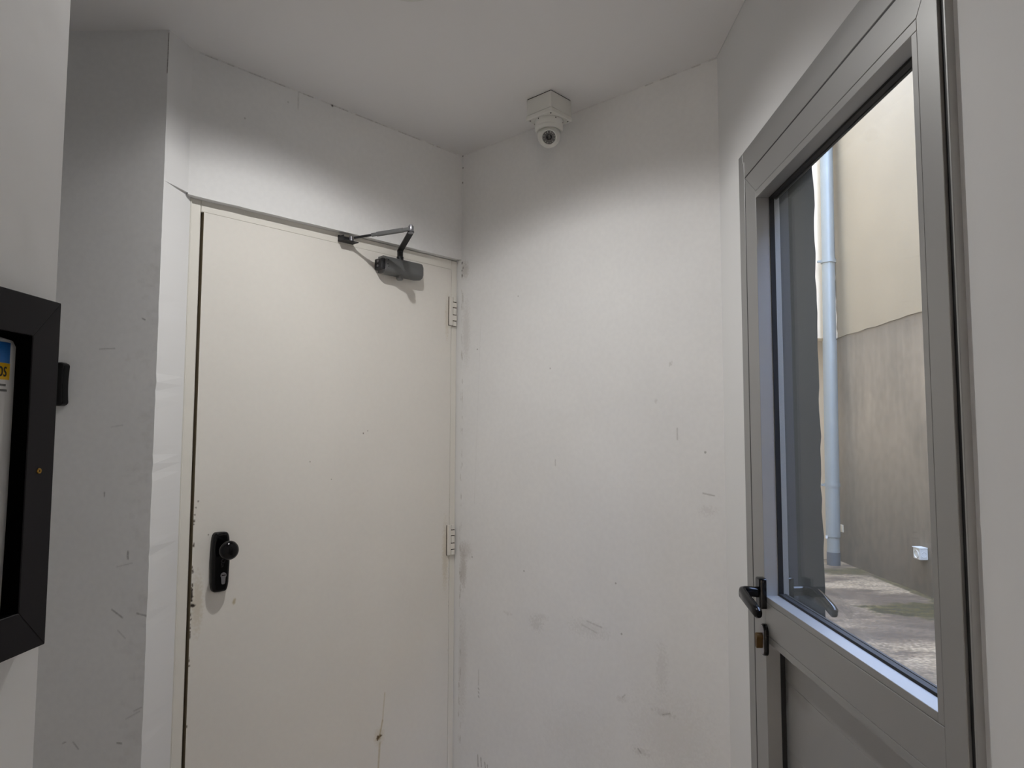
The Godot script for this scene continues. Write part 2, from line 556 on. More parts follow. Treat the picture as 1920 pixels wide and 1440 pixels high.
	for k in cols:
		var s0 := L * k / cols
		var s1 := L * (k + 1) / cols
		var p: Array = [DX + U * s0 + Vector3(0, low[k], 0), DX + U * s1 + Vector3(0, low[k + 1], 0), DX + U * s1 + Vector3(0, CEIL, 0), DX + U * s0 + Vector3(0, CEIL, 0)]
		var pv := []
		for c in p:
			pv.append(Vector2((c - DX).dot(U) / L, (CEIL - c.y) * pm / 170.0))
		face(st, p, N, pv)
		face(st, [p[0], p[1], p[1] - N * 0.22 + Vector3(0, 0.002, 0), p[0] - N * 0.22 + Vector3(0, 0.002, 0)], Vector3.DOWN)
		face(st, [p[0] - N * 0.22, p[1] - N * 0.22, p[2] - N * 0.22, p[3] - N * 0.22], -N)
	for s in [0.0, L]:
		var p: Vector3 = DX + U * s
		face(st, [p + Vector3(0, 2.13, 0), p - N * 0.22 + Vector3(0, 2.13, 0), p - N * 0.22 + Vector3(0, CEIL, 0), p + Vector3(0, CEIL, 0)], U * (s - 0.5))
	face(st, [DX + Vector3(0, CEIL, 0), DX + U * L + Vector3(0, CEIL, 0), DX + U * L - N * 0.22 + Vector3(0, CEIL, 0), DX - N * 0.22 + Vector3(0, CEIL, 0)], Vector3.UP)
	o = obj("wall_doorway", st, over_door, self)
	tag(o, "white wall over the fire door with rough plaster lower edge", "wall", "", "structure")

	# left wall close to the viewer, ending in a corner; a niche in it takes the cabinet
	st = st_new()
	var back := [Vector2(-0.66, 5.2), Vector2(-0.66, -0.762), Vector2(-2.1766, -0.762), Vector2(-2.1766, 5.2)]
	stack(st, [back, back], [0.0, CEIL])
	for w in [[-0.742, -0.762, 0.0, CEIL], [5.2, -0.42, 0.0, CEIL], [-0.42, -0.742, 0.0, 1.252], [-0.42, -0.742, 1.572, CEIL]]:
		var p3 := [Vector2(-0.52, w[0]), Vector2(-0.52, w[1]), Vector2(-0.66, w[1]), Vector2(-0.66, w[0])]
		stack(st, [p3, p3], [w[2], w[3]])
	o = obj("wall_left", st, M.paint, self)
	tag(o, "white wall near the viewer carrying the dark framed cabinet", "wall", "", "structure")
	st = st_new()
	poly = [Vector2(-2.1766, -0.7), Vector2(-2.1766, -2.3), Vector2(-2.32, -2.3), Vector2(-2.32, -0.7)]
	stack(st, [poly, poly], [0.0, CEIL])
	o = obj("wall_alcove_end", st, M.paint, self)
	tag(o, "white end wall closing the recess behind the left wall corner", "wall", "", "structure")
	st = st_new()
	poly = [Vector2(-2.32, 5.2), Vector2(0.549, 5.2), Vector2(0.549, 5.35), Vector2(-2.32, 5.35)]
	stack(st, [poly, poly], [0.0, CEIL])
	o = obj("wall_rear", st, M.corridor_end, self)
	tag(o, "brown wall at the far end of corridor behind the viewer", "wall", "", "structure")

	# right wall round the glazed door, with its thick outer reveal
	st = st_new()
	var za := -1.79
	var zb := -0.90
	var top := 2.160
	var pieces := [[-2.25, za, 0.0, 3.2], [zb, 5.35, 0.0, 3.2], [za, zb, top, 3.2]]
	for w in pieces:
		var p2 := [Vector2(0.549, w[0]), Vector2(0.549, w[1]), Vector2(0.70, w[1]), Vector2(0.70, w[0])]
		stack(st, [p2, p2], [w[2], w[3]])
	o = obj("wall_right", st, M.paint, self)
	tag(o, "white wall on the right holding the grey glazed door", "wall", "", "structure")
	st = st_new()   # the outer skin
	for s in [[-7.2, za], [zb, 5.5]]:
		var p4 := [Vector2(0.70, s[0]), Vector2(0.70, s[1]), Vector2(0.724, s[1]), Vector2(0.724, s[0])]
		stack(st, [p4, p4], [0.0, top])
	cbox(st, Vector3(0.70, top, -7.2), Vector3(0.724, 7.5, 5.5))
	o = obj("wall_facade", st, M.facade, self)
	tag(o, "cream rendered outer face of the building beside the courtyard", "wall", "", "structure")
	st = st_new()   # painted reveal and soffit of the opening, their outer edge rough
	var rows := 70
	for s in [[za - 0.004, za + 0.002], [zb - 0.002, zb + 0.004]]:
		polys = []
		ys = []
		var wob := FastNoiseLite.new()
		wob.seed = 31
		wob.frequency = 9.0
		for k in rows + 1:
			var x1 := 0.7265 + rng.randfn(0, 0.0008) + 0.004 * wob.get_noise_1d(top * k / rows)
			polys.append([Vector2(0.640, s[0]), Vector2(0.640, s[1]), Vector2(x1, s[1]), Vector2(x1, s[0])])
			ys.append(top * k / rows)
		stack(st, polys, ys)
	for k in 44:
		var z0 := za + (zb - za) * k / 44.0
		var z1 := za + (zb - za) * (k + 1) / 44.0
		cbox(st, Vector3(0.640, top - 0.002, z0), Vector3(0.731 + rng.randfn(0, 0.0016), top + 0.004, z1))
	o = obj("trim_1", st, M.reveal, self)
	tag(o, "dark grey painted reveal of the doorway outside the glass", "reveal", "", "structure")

	# ceiling with holes for the lamps, floor
	var cs := CSGCombiner3D.new()
	cs.name = numbered("ceiling")
	var slab := CSGBox3D.new()
	slab.size = Vector3(3.0, 0.14, 8.7)
	slab.position = Vector3(-0.952, CEIL + 0.07, 1.05)
	slab.material = M.ceiling
	cs.add_child(slab)
	for at in lamp_spots:
		var h := CSGCylinder3D.new()
		h.radius = 0.0695
		h.height = 0.5
		h.sides = 40
		h.position = at
		h.operation = CSGShape3D.OPERATION_SUBTRACTION
		h.material = M.ceiling
		cs.add_child(h)
	add_child(cs)
	tag(cs, "white painted ceiling over the lobby", "ceiling", "", "structure")
	st = st_new()
	cbox(st, Vector3(-2.45, -0.1, -3.3), Vector3(0.549, 0.0, 5.35))
	o = obj("floor", st, M.floor, self)
	tag(o, "plain grey floor of the lobby", "floor", "", "structure")

# ---------------------------------------------------------------- fire door
func build_fire_door():
	var t := thing("door_1", Transform3D(Basis(DE, Vector3.UP, DM), DO), "worn cream steel fire door with black knob, in the corner", "door", "", "structure")
	# leaf with rust and drips (400 pixels to the metre)
	var img := plaster(385, 838, 41, Color(0.892, 0.878, 0.85), 0.012, 0.007)
	var pt := func(s: float, v: float) -> Vector2: return Vector2((s - 0.0565) * 400.0, (2.092 - v) * 400.0)
	var rust := Color(0.22, 0.14, 0.05)
	var yel := Color(0.62, 0.54, 0.36)
	for d in [[0.706, 0.419, 4, 3], [0.702, 0.414, 2.5, 2.5], [0.716, 0.421, 2, 1.6]]:
		var p: Vector2 = pt.call(d[0], d[1])
		smudge(img, p.x, p.y, d[2], d[3], rust, 0.95, 0.8)
	var s0: Vector2 = pt.call(0.7295, 0.56)
	var s1: Vector2 = pt.call(0.722, 0.47)
	var s2: Vector2 = pt.call(0.708, 0.41)
	scratch(img, s0.x, s0.y, s1.x, s1.y, 1.3, yel, 0.22)
	scratch(img, s1.x, s1.y, s2.x, s2.y, 1.6, yel, 0.35)
	s0 = pt.call(0.712, 0.40)
	s1 = pt.call(0.706, 0.30)
	scratch(img, s0.x, s0.y, s1.x, s1.y, 2.0, yel, 0.2)
	for d in [[0.1819, 0.96, 2.6, 4, 0.5], [0.708, 0.42, 10, 14, 0.18], [0.075, 0.97, 8, 40, 0.2], [1.0, 1.9, 6, 40, 0.14], [1.0, 1.0, 7, 60, 0.2]]:
		var p: Vector2 = pt.call(d[0], d[1])
		smudge(img, p.x, p.y, d[2], d[3], yel, d[4], 0.5)
	for d in [[0.6225, 1.4523, 1.2], [0.42, 1.36, 0.8], [0.068, 1.2576, 1.2], [0.062, 1.24, 1.0], [0.1, 1.16, 0.8], [0.64, 1.46, 0.7], [0.5, 1.3, 0.6]]:
		var p: Vector2 = pt.call(d[0], d[1])
		smudge(img, p.x, p.y, d[2], d[2], Color(0.28, 0.24, 0.2), 0.8)
	for k in 26:   # chipped paint along the lock edge
		var v := clampf(rng.randfn(1.0, 0.11), 0.55, 1.45)
		var p: Vector2 = pt.call(0.0565 + abs(rng.randfn(0, 0.0024)), v)
		smudge(img, p.x, p.y, rng.randf_range(0.5, 1.2), rng.randf_range(0.8, 2.4), Color(0.16, 0.12, 0.08), 0.75, 0.8)
	for d in [[0.060, 0.969, 3.0, 3.0], [0.064, 0.967, 2.6, 1.8], [0.0585, 0.997, 1.6, 9]]:
		var p: Vector2 = pt.call(d[0], d[1])
		smudge(img, p.x, p.y, d[2], d[3], Color(0.11, 0.08, 0.05), 0.95, 0.8)
	var st := st_new()
	var a := Vector3(0.0565, 0.012, -0.045)
	var b := Vector3(1.0185, 2.092, 0.0)
	face(st, [Vector3(a.x, a.y, b.z), Vector3(b.x, a.y, b.z), Vector3(b.x, b.y, b.z), Vector3(a.x, b.y, b.z)], Vector3.BACK, [Vector2(0, 1), Vector2(1, 1), Vector2(1, 0), Vector2(0, 0)])
	obj("leaf", st, painted(img, 0.42), t)
	st = st_new()
	face(st, [a, Vector3(a.x, a.y, b.z), Vector3(a.x, b.y, b.z), Vector3(a.x, b.y, a.z)], Vector3.LEFT)
	face(st, [Vector3(b.x, a.y, a.z), Vector3(b.x, a.y, b.z), Vector3(b.x, b.y, b.z), Vector3(b.x, b.y, a.z)], Vector3.RIGHT)
	face(st, [Vector3(a.x, b.y, a.z), Vector3(a.x, b.y, b.z), Vector3(b.x, b.y, b.z), Vector3(b.x, b.y, a.z)], Vector3.UP)
	face(st, [a, Vector3(a.x, a.y, b.z), Vector3(b.x, a.y, b.z), Vector3(b.x, a.y, a.z)], Vector3.DOWN)
	face(st, [a, Vector3(b.x, a.y, a.z), Vector3(b.x, b.y, a.z), Vector3(a.x, b.y, a.z)], Vector3.FORWARD)
	part_label(obj("leaf_edge", st, M.door_edge, t), "brownish edge of the leaf")
	# frame: jambs with stops behind the leaf
	st = st_new()
	cbox(st, Vector3(0.0165, 0, -0.10), Vector3(0.0495, 2.128, -0.003), 0.003)
	cbox(st, Vector3(0.0165, 0, -0.03), Vector3(0.0215, 2.124, 0.002), 0.002)
	cbox(st, Vector3(0.03, 0, -0.10), Vector3(0.075, 2.12, -0.047), 0.002)
	obj("jamb", st, M.door_frame, t)
	st = st_new()
	cbox(st, Vector3(1.022, 0, -0.10), Vector3(1.0526, 2.130, -0.003), 0.003)
	cbox(st, Vector3(1.000, 0, -0.10), Vector3(1.035, 2.12, -0.047), 0.002)
	obj("jamb", st, M.door_frame, t)
	st = st_new()
	cbox(st, Vector3(0.0495, 2.0925, -0.10), Vector3(1.022, 2.1295, -0.003), 0.0015)
	cbox(st, Vector3(0.05, 2.075, -0.10), Vector3(1.025, 2.11, -0.047), 0.002)
	obj("head", st, M.door_frame, t)
	# hinges: a leaf plate whose two tabs interlock with three frame knuckles
	for hv in [1.8725, 1.0015]:
		var cutv := [0.0, 0.021, 0.041, 0.0725, 0.0905, 0.112]
		st = st_new()
		cbox(st, Vector3(1.0065, hv, 0.0), Vector3(1.0222, hv + 0.112, 0.008), 0.0015)
		for k in [1, 3]:
			cbox(st, Vector3(1.0205, hv + cutv[k], 0.0), Vector3(1.0425, hv + cutv[k + 1], 0.008), 0.001)
		var hg := obj("hinge", st, M.door, t)
		for k in [0, 2, 4]:
			st = st_new()
			cbox(st, Vector3(1.0258, hv + cutv[k] + (0.0035 if k > 0 else 0.0), -0.004), Vector3(1.0425, hv + cutv[k + 1] - (0.0035 if k < 4 else 0.0), 0.0068), 0.001)
			obj("knuckle", st, M.door_frame, hg)
		st = st_new()
		cbox(st, Vector3(1.0050, hv - 0.0005, -0.006), Vector3(1.0435, hv + 0.1115, 0.002), 0.0)
		obj("hinge_gap", st, M.rust, hg)
	# black escutcheon with fixed knob and lock cylinder
	st = st_new()
	var out := []
	for k in 24:
		var tt := TAU * k / 24.0
		var c := cos(tt)
		var s := sin(tt)
		var x: float = 0.0268 * sign(c) * pow(abs(c), 0.35)
		var y: float = 0.0845 * sign(s) * pow(abs(s), 0.28)
		x *= 1.0 - 0.12 * pow(abs(y) / 0.0845, 2.0)
		out.append(Vector2(x, y))
	var ec := Vector3(0.1325, 1.0885, 0)
	extrude(st, out, ec, Vector3.RIGHT, Vector3.UP, Vector3.BACK, -0.001, 0.019, 0.009, 5)
	var es := obj("escutcheon", st, M.black, t)
	part_label(es, "glossy black lock plate")
	st = st_new()
	lathe(st, [Vector2(0.0, 0.0), Vector2(0.016, 0.0), Vector2(0.0125, 0.008), Vector2(0.0105, 0.02), Vector2(0.013, 0.028), Vector2(0.021, 0.032), Vector2(0.0265, 0.040), Vector2(0.0272, 0.047), Vector2(0.025, 0.054), Vector2(0.018, 0.060), Vector2(0.008, 0.0625), Vector2(0.0, 0.063)], Transform3D(Basis(Vector3.RIGHT, PI * 0.5), Vector3(0.1345, 1.126, 0.012)), 36)
	obj("knob", st, M.black, es)
	st = st_new()
	var cyl := []
	for k in 15:
		var tt := -0.72 + (PI + 1.44) * k / 14.0
		cyl.append(Vector2(cos(tt), sin(tt)) * 0.0085)
	cyl.append(Vector2(-0.005, -0.022)); cyl.append(Vector2(-0.003, -0.0248)); cyl.append(Vector2(0.003, -0.0248)); cyl.append(Vector2(0.005, -0.022))
	extrude(st, cyl, Vector3(0.1385, 1.0510, 0), Vector3.RIGHT, Vector3.UP, Vector3.BACK, 0.015, 0.0212, 0.0006)
	part_label(obj("lock_cylinder", st, M.steel, es), "silver keyhole cylinder")
	st = st_new()
	cbox(st, Vector3(0.1330, 1.0500, 0.021), Vector3(0.1440, 1.0530, 0.0215))
	obj("keyway", st, M.hole, es)
	st = st_new()   # small raised emblem: a ring over two strokes
	lathe(st, [Vector2(0.0042, 0.0), Vector2(0.0042, 0.0012), Vector2(0.0058, 0.0012), Vector2(0.0058, 0.0)], Transform3D(Basis(Vector3.RIGHT, PI * 0.5), Vector3(0.137, 1.092, 0.0188)), 18)
	cbox(st, Vector3(0.131, 1.0785, 0.0188), Vector3(0.1325, 1.0865, 0.0198))
	cbox(st, Vector3(0.1355, 1.0745, 0.0188), Vector3(0.137, 1.0845, 0.0198))
	cbox(st, Vector3(0.131, 1.0745, 0.0188), Vector3(0.1355, 1.076, 0.0198))
	obj("emblem", st, M.black_matt, es)

func build_closer():
	var xf := Transform3D(Basis(DE, Vector3.UP, DM), DO + Vector3(0, -0.0075, 0))
	var t := thing("door_closer", xf, "grey overhead door closer with folding arm on the fire door", "door closer")
	var st := st_new()
	var sec := []
	for p in [[0.0, 2.026], [0.03, 2.022], [0.043, 2.028], [0.048, 2.040], [0.048, 2.068], [0.042, 2.080], [0.03, 2.0845], [0.0, 2.084]]:
		sec.append(Vector2(p[0], p[1]))
	extrude(st, sec, Vector3(0.672, 0, 0), Vector3.BACK, Vector3.UP, Vector3.RIGHT, 0.0, 0.172, 0.010, 3)
	obj("body", st, M.closer, t)
	st = st_new()
	cbox(st, Vector3(0.6555, 2.034, 0.0), Vector3(0.673, 2.073, 0.043), 0.003)
	var cap := obj("end_cap", st, M.closer_dark, t)
	st = st_new()
	cbox(st, Vector3(0.6715, 2.0335, 0.0), Vector3(0.6735, 2.0735, 0.0455), 0.0005)
	obj("edge_plate", st, M.steel, cap)
	for q in [[2.062, 0.024, 0.0045], [2.046, 0.022, 0.0042]]:
		st = st_new()
		lathe(st, [Vector2(0.0, 0.0), Vector2(q[2], 0.0), Vector2(q[2], 0.003), Vector2(q[2] * 0.5, 0.003), Vector2(q[2] * 0.5, 0.0015), Vector2(0.0, 0.0015)], Transform3D(Basis(Vector3.BACK, PI * 0.5), Vector3(0.6556, q[0], q[1])), 14)
		obj("valve_screw", st, M.steel, cap)
	for q in [[0.681, 2.068], [0.678, 2.053], [0.682, 2.044]]:
		st = st_new()
		lathe(st, [Vector2(0.0, 0.0), Vector2(0.0018, 0.0), Vector2(0.0018, 0.0006), Vector2(0.0, 0.0006)], Transform3D(Basis(Vector3.RIGHT, PI * 0.5), Vector3(q[0], q[1], 0.0479)), 10)
		obj("screw_hole", st, M.hole, t)
	st = st_new()
	lathe(st, [Vector2(0.0, 2.008), Vector2(0.009, 2.009), Vector2(0.0125, 2.013), Vector2(0.013, 2.03)], Transform3D(Basis(), Vector3(0.748, 0, 0.026)), 24)
	obj("pinion_cap", st, M.closer, t)
	st = st_new()
	lathe(st, [Vector2(0.0125, 2.08), Vector2(0.0125, 2.093), Vector2(0.0105, 2.095), Vector2(0.0105, 2.1155), Vector2(0.009, 2.117), Vector2(0.0, 2.117)], Transform3D(Basis(), Vector3(0.7465, 0, 0.028)), 24)
	obj("spindle", st, M.closer_dark, t)
	st = st_new()   # main lever: flat bar, cranked up from the spindle and out into the room
	var el := Vector3(0.657, 2.137, 0.198)
	var tow := (el - Vector3(0.7465, 2.116, 0.028)).normalized()
	var run := [Vector3(0.7465, 2.1165, 0.028) - tow * 0.011, Vector3(0.7465, 2.1165, 0.028) - tow * 0.006, el + Vector3(0, -0.006, 0) + tow * 0.003, el + Vector3(0, -0.006, 0) + tow * 0.010]
	sweep(st, run, round_rect(0.021, 0.006, 0.0015, 2), Vector3.UP, [0.75, 1.0, 1.0, 0.75], -1)
	obj("lever", st, M.closer_dark, t)
	st = st_new()
	lathe(st, [Vector2(0.0, -0.011), Vector2(0.008, -0.011), Vector2(0.0095, -0.009), Vector2(0.0095, 0.000), Vector2(0.0085, 0.001), Vector2(0.0095, 0.002), Vector2(0.0095, 0.013), Vector2(0.008, 0.015), Vector2(0.0045, 0.015), Vector2(0.0042, 0.020), Vector2(0.0, 0.0205)], Transform3D(Basis(), el), 24)
	obj("elbow_joint", st, M.steel, t)
	st = st_new()
	var br := Vector3(0.538, 2.1175, 0.030)
	var e2 := el + Vector3(0, 0.005, 0)
	var dir := (br - e2).normalized()
	sweep(st, [e2 + dir * 0.055, br - dir * 0.010], round_rect(0.0085, 0.0085, 0.004, 3), Vector3.UP)
	obj("adjusting_rod", st, M.closer_dark, t)
	st = st_new()
	sweep(st, [e2 + dir * 0.006, e2 + dir * 0.026, e2 + dir * 0.0265, e2 + dir * 0.118, e2 + dir * 0.1185, e2 + dir * 0.136], round_rect(0.0125, 0.0145, 0.003, 2), Vector3.UP, [0.85, 0.85, 1.0, 1.0, 0.8, 0.8], -1)
	obj("forearm", st, M.closer, t)
	st = st_new()
	lathe(st, [Vector2(0.0, 0.0), Vector2(0.003, 0.0), Vector2(0.003, 0.0012), Vector2(0.0, 0.0012)], Transform3D(Basis(dir.cross(Vector3.UP).normalized(), -dir.cross(Vector3.UP).cross(Vector3.UP).normalized(), Vector3.UP).orthonormalized(), e2 + dir * 0.034 + Vector3(-0.006, 0, 0.003)), 10)
	obj("rivet", st, M.steel, t)
	st = st_new()   # frame bracket: plate, upper and lower fork cheeks
	cbox(st, Vector3(0.507, 2.1065, -0.003), Vector3(0.567, 2.128, 0.003), 0.001)
	cbox(st, Vector3(0.507, 2.1065, 0.0), Vector3(0.567, 2.1095, 0.034), 0.001)
	cbox(st, Vector3(0.507, 2.106, 0.0), Vector3(0.511, 2.124, 0.030), 0.001)
	var bk := obj("bracket", st, M.closer_dark, t)
	st = st_new()
	lathe(st, [Vector2(0.0, -0.009), Vector2(0.0065, -0.009), Vector2(0.0065, 0.006), Vector2(0.0, 0.006)], Transform3D(Basis(), br), 18)
	obj("pivot", st, M.steel, bk)
	st = st_new()
	lathe(st, [Vector2(0.0, 0.0), Vector2(0.0035, 0.0), Vector2(0.0025, 0.002), Vector2(0.0, 0.002)], Transform3D(Basis(Vector3.RIGHT, PI * 0.5), Vector3(0.517, 2.117, 0.003)), 12)
	obj("screw", st, M.steel, bk)

# ---------------------------------------------------------------- glazed aluminium door in the right wall
func xbox(st: SurfaceTool, x0: float, x1: float, y0: float, y1: float, z0: float, z1: float, ch := 0.0008):
	cbox(st, Vector3(x0, y0, z0), Vector3(x1, y1, z1), ch)

func build_glazed_door():
	var org := Vector3(0.57, 0, -1.32)
	var t := thing("door_2", Transform3D(Basis(), org), "grey aluminium half glazed door with black lever, in right wall", "door", "", "structure")
	var at := -org
	var zl := -1.808      # frame outer edges
	var zr := -0.893
	var fy := 2.167
	# fixed frame: thin outer flange and main profile
	var st := st_new()
	xbox(st, 0.545, 0.60, 0, fy, zl, -1.7755)
	xbox(st, 0.5385, 0.60, 0, 2.134, -1.7745, -1.7425)
	obj("jamb", st, M.alu, t, at)
	st = st_new()
	xbox(st, 0.60, 0.645, 0, 2.134, -1.7745, -1.7405)  # frame side in shade, the shade put into a darker metal colour
	obj("outer_frame", st, M.alu_shaded, t, at)
	st = st_new()
	xbox(st, 0.5385, 0.60, 0, fy, -0.8975, zr)
	obj("jamb", st, M.alu, t, at)
	st = st_new()
	xbox(st, 0.60, 0.645, 0, 2.134, -0.95, -0.90)
	obj("outer_frame", st, M.alu_shaded, t, at)
	st = st_new()
	xbox(st, 0.545, 0.60, 2.1365, fy, -1.7755, -0.8985)
	xbox(st, 0.5385, 0.60, 2.0930, 2.1355, -1.7425, -0.8975)
	obj("head", st, M.alu, t, at)
	st = st_new()
	xbox(st, 0.60, 0.645, 2.0915, 2.1355, -1.7405, -0.95)
	obj("outer_frame", st, M.alu_shaded, t, at)
	st = st_new()
	xbox(st, 0.545, 0.645, 0.0, 0.02, -1.74, -0.93)
	obj("threshold", st, M.alu, t, at)
	# black weather strip seen in the gap round the leaf
	st = st_new()
	xbox(st, 0.5392, 0.60, 0.02, 2.0925, -1.7423, -1.7308, 0)
	xbox(st, 0.5392, 0.60, 2.0868, 2.0928, -1.7308, -0.9, 0)
	xbox(st, 0.5415, 0.60, 0.02, 2.086, -0.9083, -0.8977, 0)
	obj("weatherstrip", st, M.gasket, t, at)
	# leaf: stiles and mitred top rail
	var X0 := 0.537
	var D := 0.055
	var ex := Vector3(0, 0, 1)
	var mk := func(poly: Array) -> SurfaceTool:
		var s := st_new()
		extrude(s, poly, Vector3(X0, 0, 0), ex, Vector3.UP, Vector3.LEFT, -D, 0.0, 0.0007)
		return s
	var zo := -1.7310     # leaf outer edges
	var zi := -1.654      # glass opening
	var ro := -0.9085
	var ri := -0.957
	obj("stile", mk.call([Vector2(zo, 0.02), Vector2(zi, 0.02), Vector2(zi, 2.0285), Vector2(zo, 2.0865)]), M.alu, t, at)
	obj("stile", mk.call([Vector2(ri, 0.02), Vector2(ro, 0.02), Vector2(ro, 2.0865), Vector2(ri - 0.0, 2.0285)]), M.alu, t, at)
	obj("rail", mk.call([Vector2(zo + 0.0005, 2.0869), Vector2(zi + 0.0005, 2.0289), Vector2(ri - 0.0005, 2.0289), Vector2(ro - 0.0005, 2.0869)]), M.alu, t, at)
	obj("rail", mk.call([Vector2(zi + 0.0005, 1.0058), Vector2(ri - 0.0005, 1.0058), Vector2(ri - 0.0005, 1.0762), Vector2(zi + 0.0005, 1.0762)]), M.alu, t, at)
	obj("rail", mk.call([Vector2(zi + 0.0005, 0.02), Vector2(ri - 0.0005, 0.02), Vector2(ri - 0.0005, 0.14), Vector2(zi + 0.0005, 0.14)]), M.alu, t, at)
	# beads round the glass and the lower panel
	var bead := func(y0: float, y1: float, z0: float, z1: float):
		var s := st_new()
		xbox(s, X0 + 0.0002, 0.568, y0, y1, z0, z1, 0.0006)
		obj("glazing_bead", s, M.alu, t, at)
		s = st_new()
		xbox(s, 0.582, 0.592, y0, y1, z0, z1, 0.0006)
		obj("outer_bead", s, M.alu, t, at)
	bead.call(2.0118, 2.0280, zi, ri - 0.0008)
	bead.call(1.0770, 1.0900, zi, ri - 0.0155)
	bead.call(1.0770, 2.0112, -0.972, ri - 0.0008)
	bead.call(0.9895, 1.0050, zi, ri - 0.0008)
	bead.call(0.1405, 0.155, zi, ri - 0.0008)
	bead.call(0.155, 0.989, -0.972, ri - 0.0008)
	# gaskets
	for g in [[1.0900, 2.0118, zi - 0.003, zi + 0.0035, 0.0, 0.0], [2.0075, 2.015, zi, -0.972, 0, 0], [1.0865, 1.0945, zi, -0.972, 0, 0], [1.09, 2.0118, -0.976, -0.969, 0, 0], [0.155, 0.9895, zi - 0.003, zi + 0.003, 0, 0], [0.986, 0.992, zi, -0.972, 0, 0]]:
		st = st_new()
		xbox(st, 0.5682, 0.5788, g[0], g[1], g[2], g[3], 0.0)
		obj("gasket", st, M.gasket, t, at)
	for g in [[1.0862, 1.094, zi, -0.972], [2.0078, 2.015, zi, -0.972]]:
		st = st_new()
		xbox(st, 0.5822, 0.5865, g[0], g[1], g[2], g[3], 0.0)
		obj("gasket", st, M.gasket, t, at)
	st = st_new()
	xbox(st, 0.579, 0.582, 1.082, 2.02, zi - 0.004, -0.966, 0.0)
	obj("pane", st, M.glass, t, at)
	# lower panel: broad boards with fine grooves
	var ys := [0.15, 0.31, 0.46, 0.61, 0.76, 0.905, 0.996]
	for k in ys.size() - 1:
		st = st_new()
		xbox(st, 0.578, 0.586, ys[k] + 0.0002, ys[k + 1] - 0.0002, zi - 0.004, -0.966, 0.0007)
		obj("panel_board", st, M.alu, t, at)
	st = st_new()
	xbox(st, 0.5865, 0.590, 0.14, 0.998, zi - 0.004, -0.966, 0)
	obj("panel_back", st, M.alu, t, at)
	# lever handle
	st = st_new()
	extrude(st, round_rect(0.030, 0.068, 0.004, 3), Vector3(X0, 1.096, -1.655), ex, Vector3.UP, Vector3.LEFT, 0.0, 0.016, 0.003, 2)
	var hd := obj("handle_plate", st, M.black, t, at)
	part_label(hd, "glossy black handle base")
	st = st_new()
	sweep(st, [Vector3(0.522, 1.0975, -1.655), Vector3(0.505, 1.0985, -1.6555), Vector3(0.494, 1.099, -1.654), Vector3(0.4865, 1.099, -1.6485), Vector3(0.4835, 1.0975, -1.640), Vector3(0.483, 1.091, -1.60), Vector3(0.4835, 1.083, -1.555), Vector3(0.485, 1.0785, -1.537), Vector3(0.486, 1.0775, -1.532)], round_rect(0.0175, 0.024, 0.0075, 4), Vector3.UP, [0.98, 0.95, 0.98, 1.0, 1.0, 0.97, 1.0, 0.93, 0.66])
	obj("lever", st, M.black, hd)
	# the matching lever on the outer face, seen through the glass
	st = st_new()
	extrude(st, round_rect(0.030, 0.068, 0.004, 3), Vector3(0.592, 1.096, -1.668), ex, Vector3.UP, Vector3.RIGHT, 0.0, 0.012, 0.003, 2)
	var ho := obj("outer_handle_plate", st, M.black, t, at)
	part_label(ho, "black outer handle base seen through the glass")
	st = st_new()
	sweep(st, [Vector3(0.600, 1.0975, -1.668), Vector3(0.625, 1.0985, -1.668), Vector3(0.638, 1.099, -1.665), Vector3(0.6465, 1.098, -1.657), Vector3(0.650, 1.096, -1.640), Vector3(0.651, 1.090, -1.605), Vector3(0.650, 1.082, -1.567), Vector3(0.648, 1.0785, -1.549), Vector3(0.647, 1.0775, -1.544)], round_rect(0.0175, 0.024, 0.0075, 4), Vector3.UP, [0.95, 0.95, 0.98, 1.0, 1.0, 0.97, 1.0, 0.93, 0.66])
	obj("outer_lever", st, M.black, ho)
	# lock: black oval base, steel face and brass cylinder
	st = st_new()
	extrude(st, round_rect(0.030, 0.070, 0.0145, 6), Vector3(X0, 0.994, -1.648), ex, Vector3.UP, Vector3.LEFT, 0.0, 0.0095, 0.002, 2)
	var lk := obj("lock_escutcheon", st, M.black, t, at)
	st = st_new()
	extrude(st, round_rect(0.024, 0.063, 0.0115, 6), Vector3(X0 - 0.0095, 0.994, -1.648), ex, Vector3.UP, Vector3.LEFT, 0.0, 0.0012, 0.0005)
	obj("lock_face", st, M.steel, lk)
	st = st_new()
	cyl_profile(st, Vector3(X0 - 0.0105, 1.001, -1.648), ex)
	part_label(obj("lock_cylinder", st, M.brass_dull, lk), "brass lock cylinder")
	st = st_new()
	xbox(st, 0.5225, 0.5229, 0.9985, 1.0045, -1.6488, -1.6472, 0)
	obj("keyway", st, M.hole, lk)

func cyl_profile(st: SurfaceTool, o: Vector3, ex: Vector3):
	var p := []
	for k in 15:
		var tt := -0.72 + (PI + 1.44) * k / 14.0
		p.append(Vector2(cos(tt), sin(tt)) * 0.0086)
	p.append(Vector2(-0.005, -0.022)); p.append(Vector2(-0.003, -0.0248)); p.append(Vector2(0.003, -0.0248)); p.append(Vector2(0.005, -0.022))
	extrude(st, p, o, ex, Vector3.UP, Vector3.LEFT, 0.0, 0.0135, 0.0008)

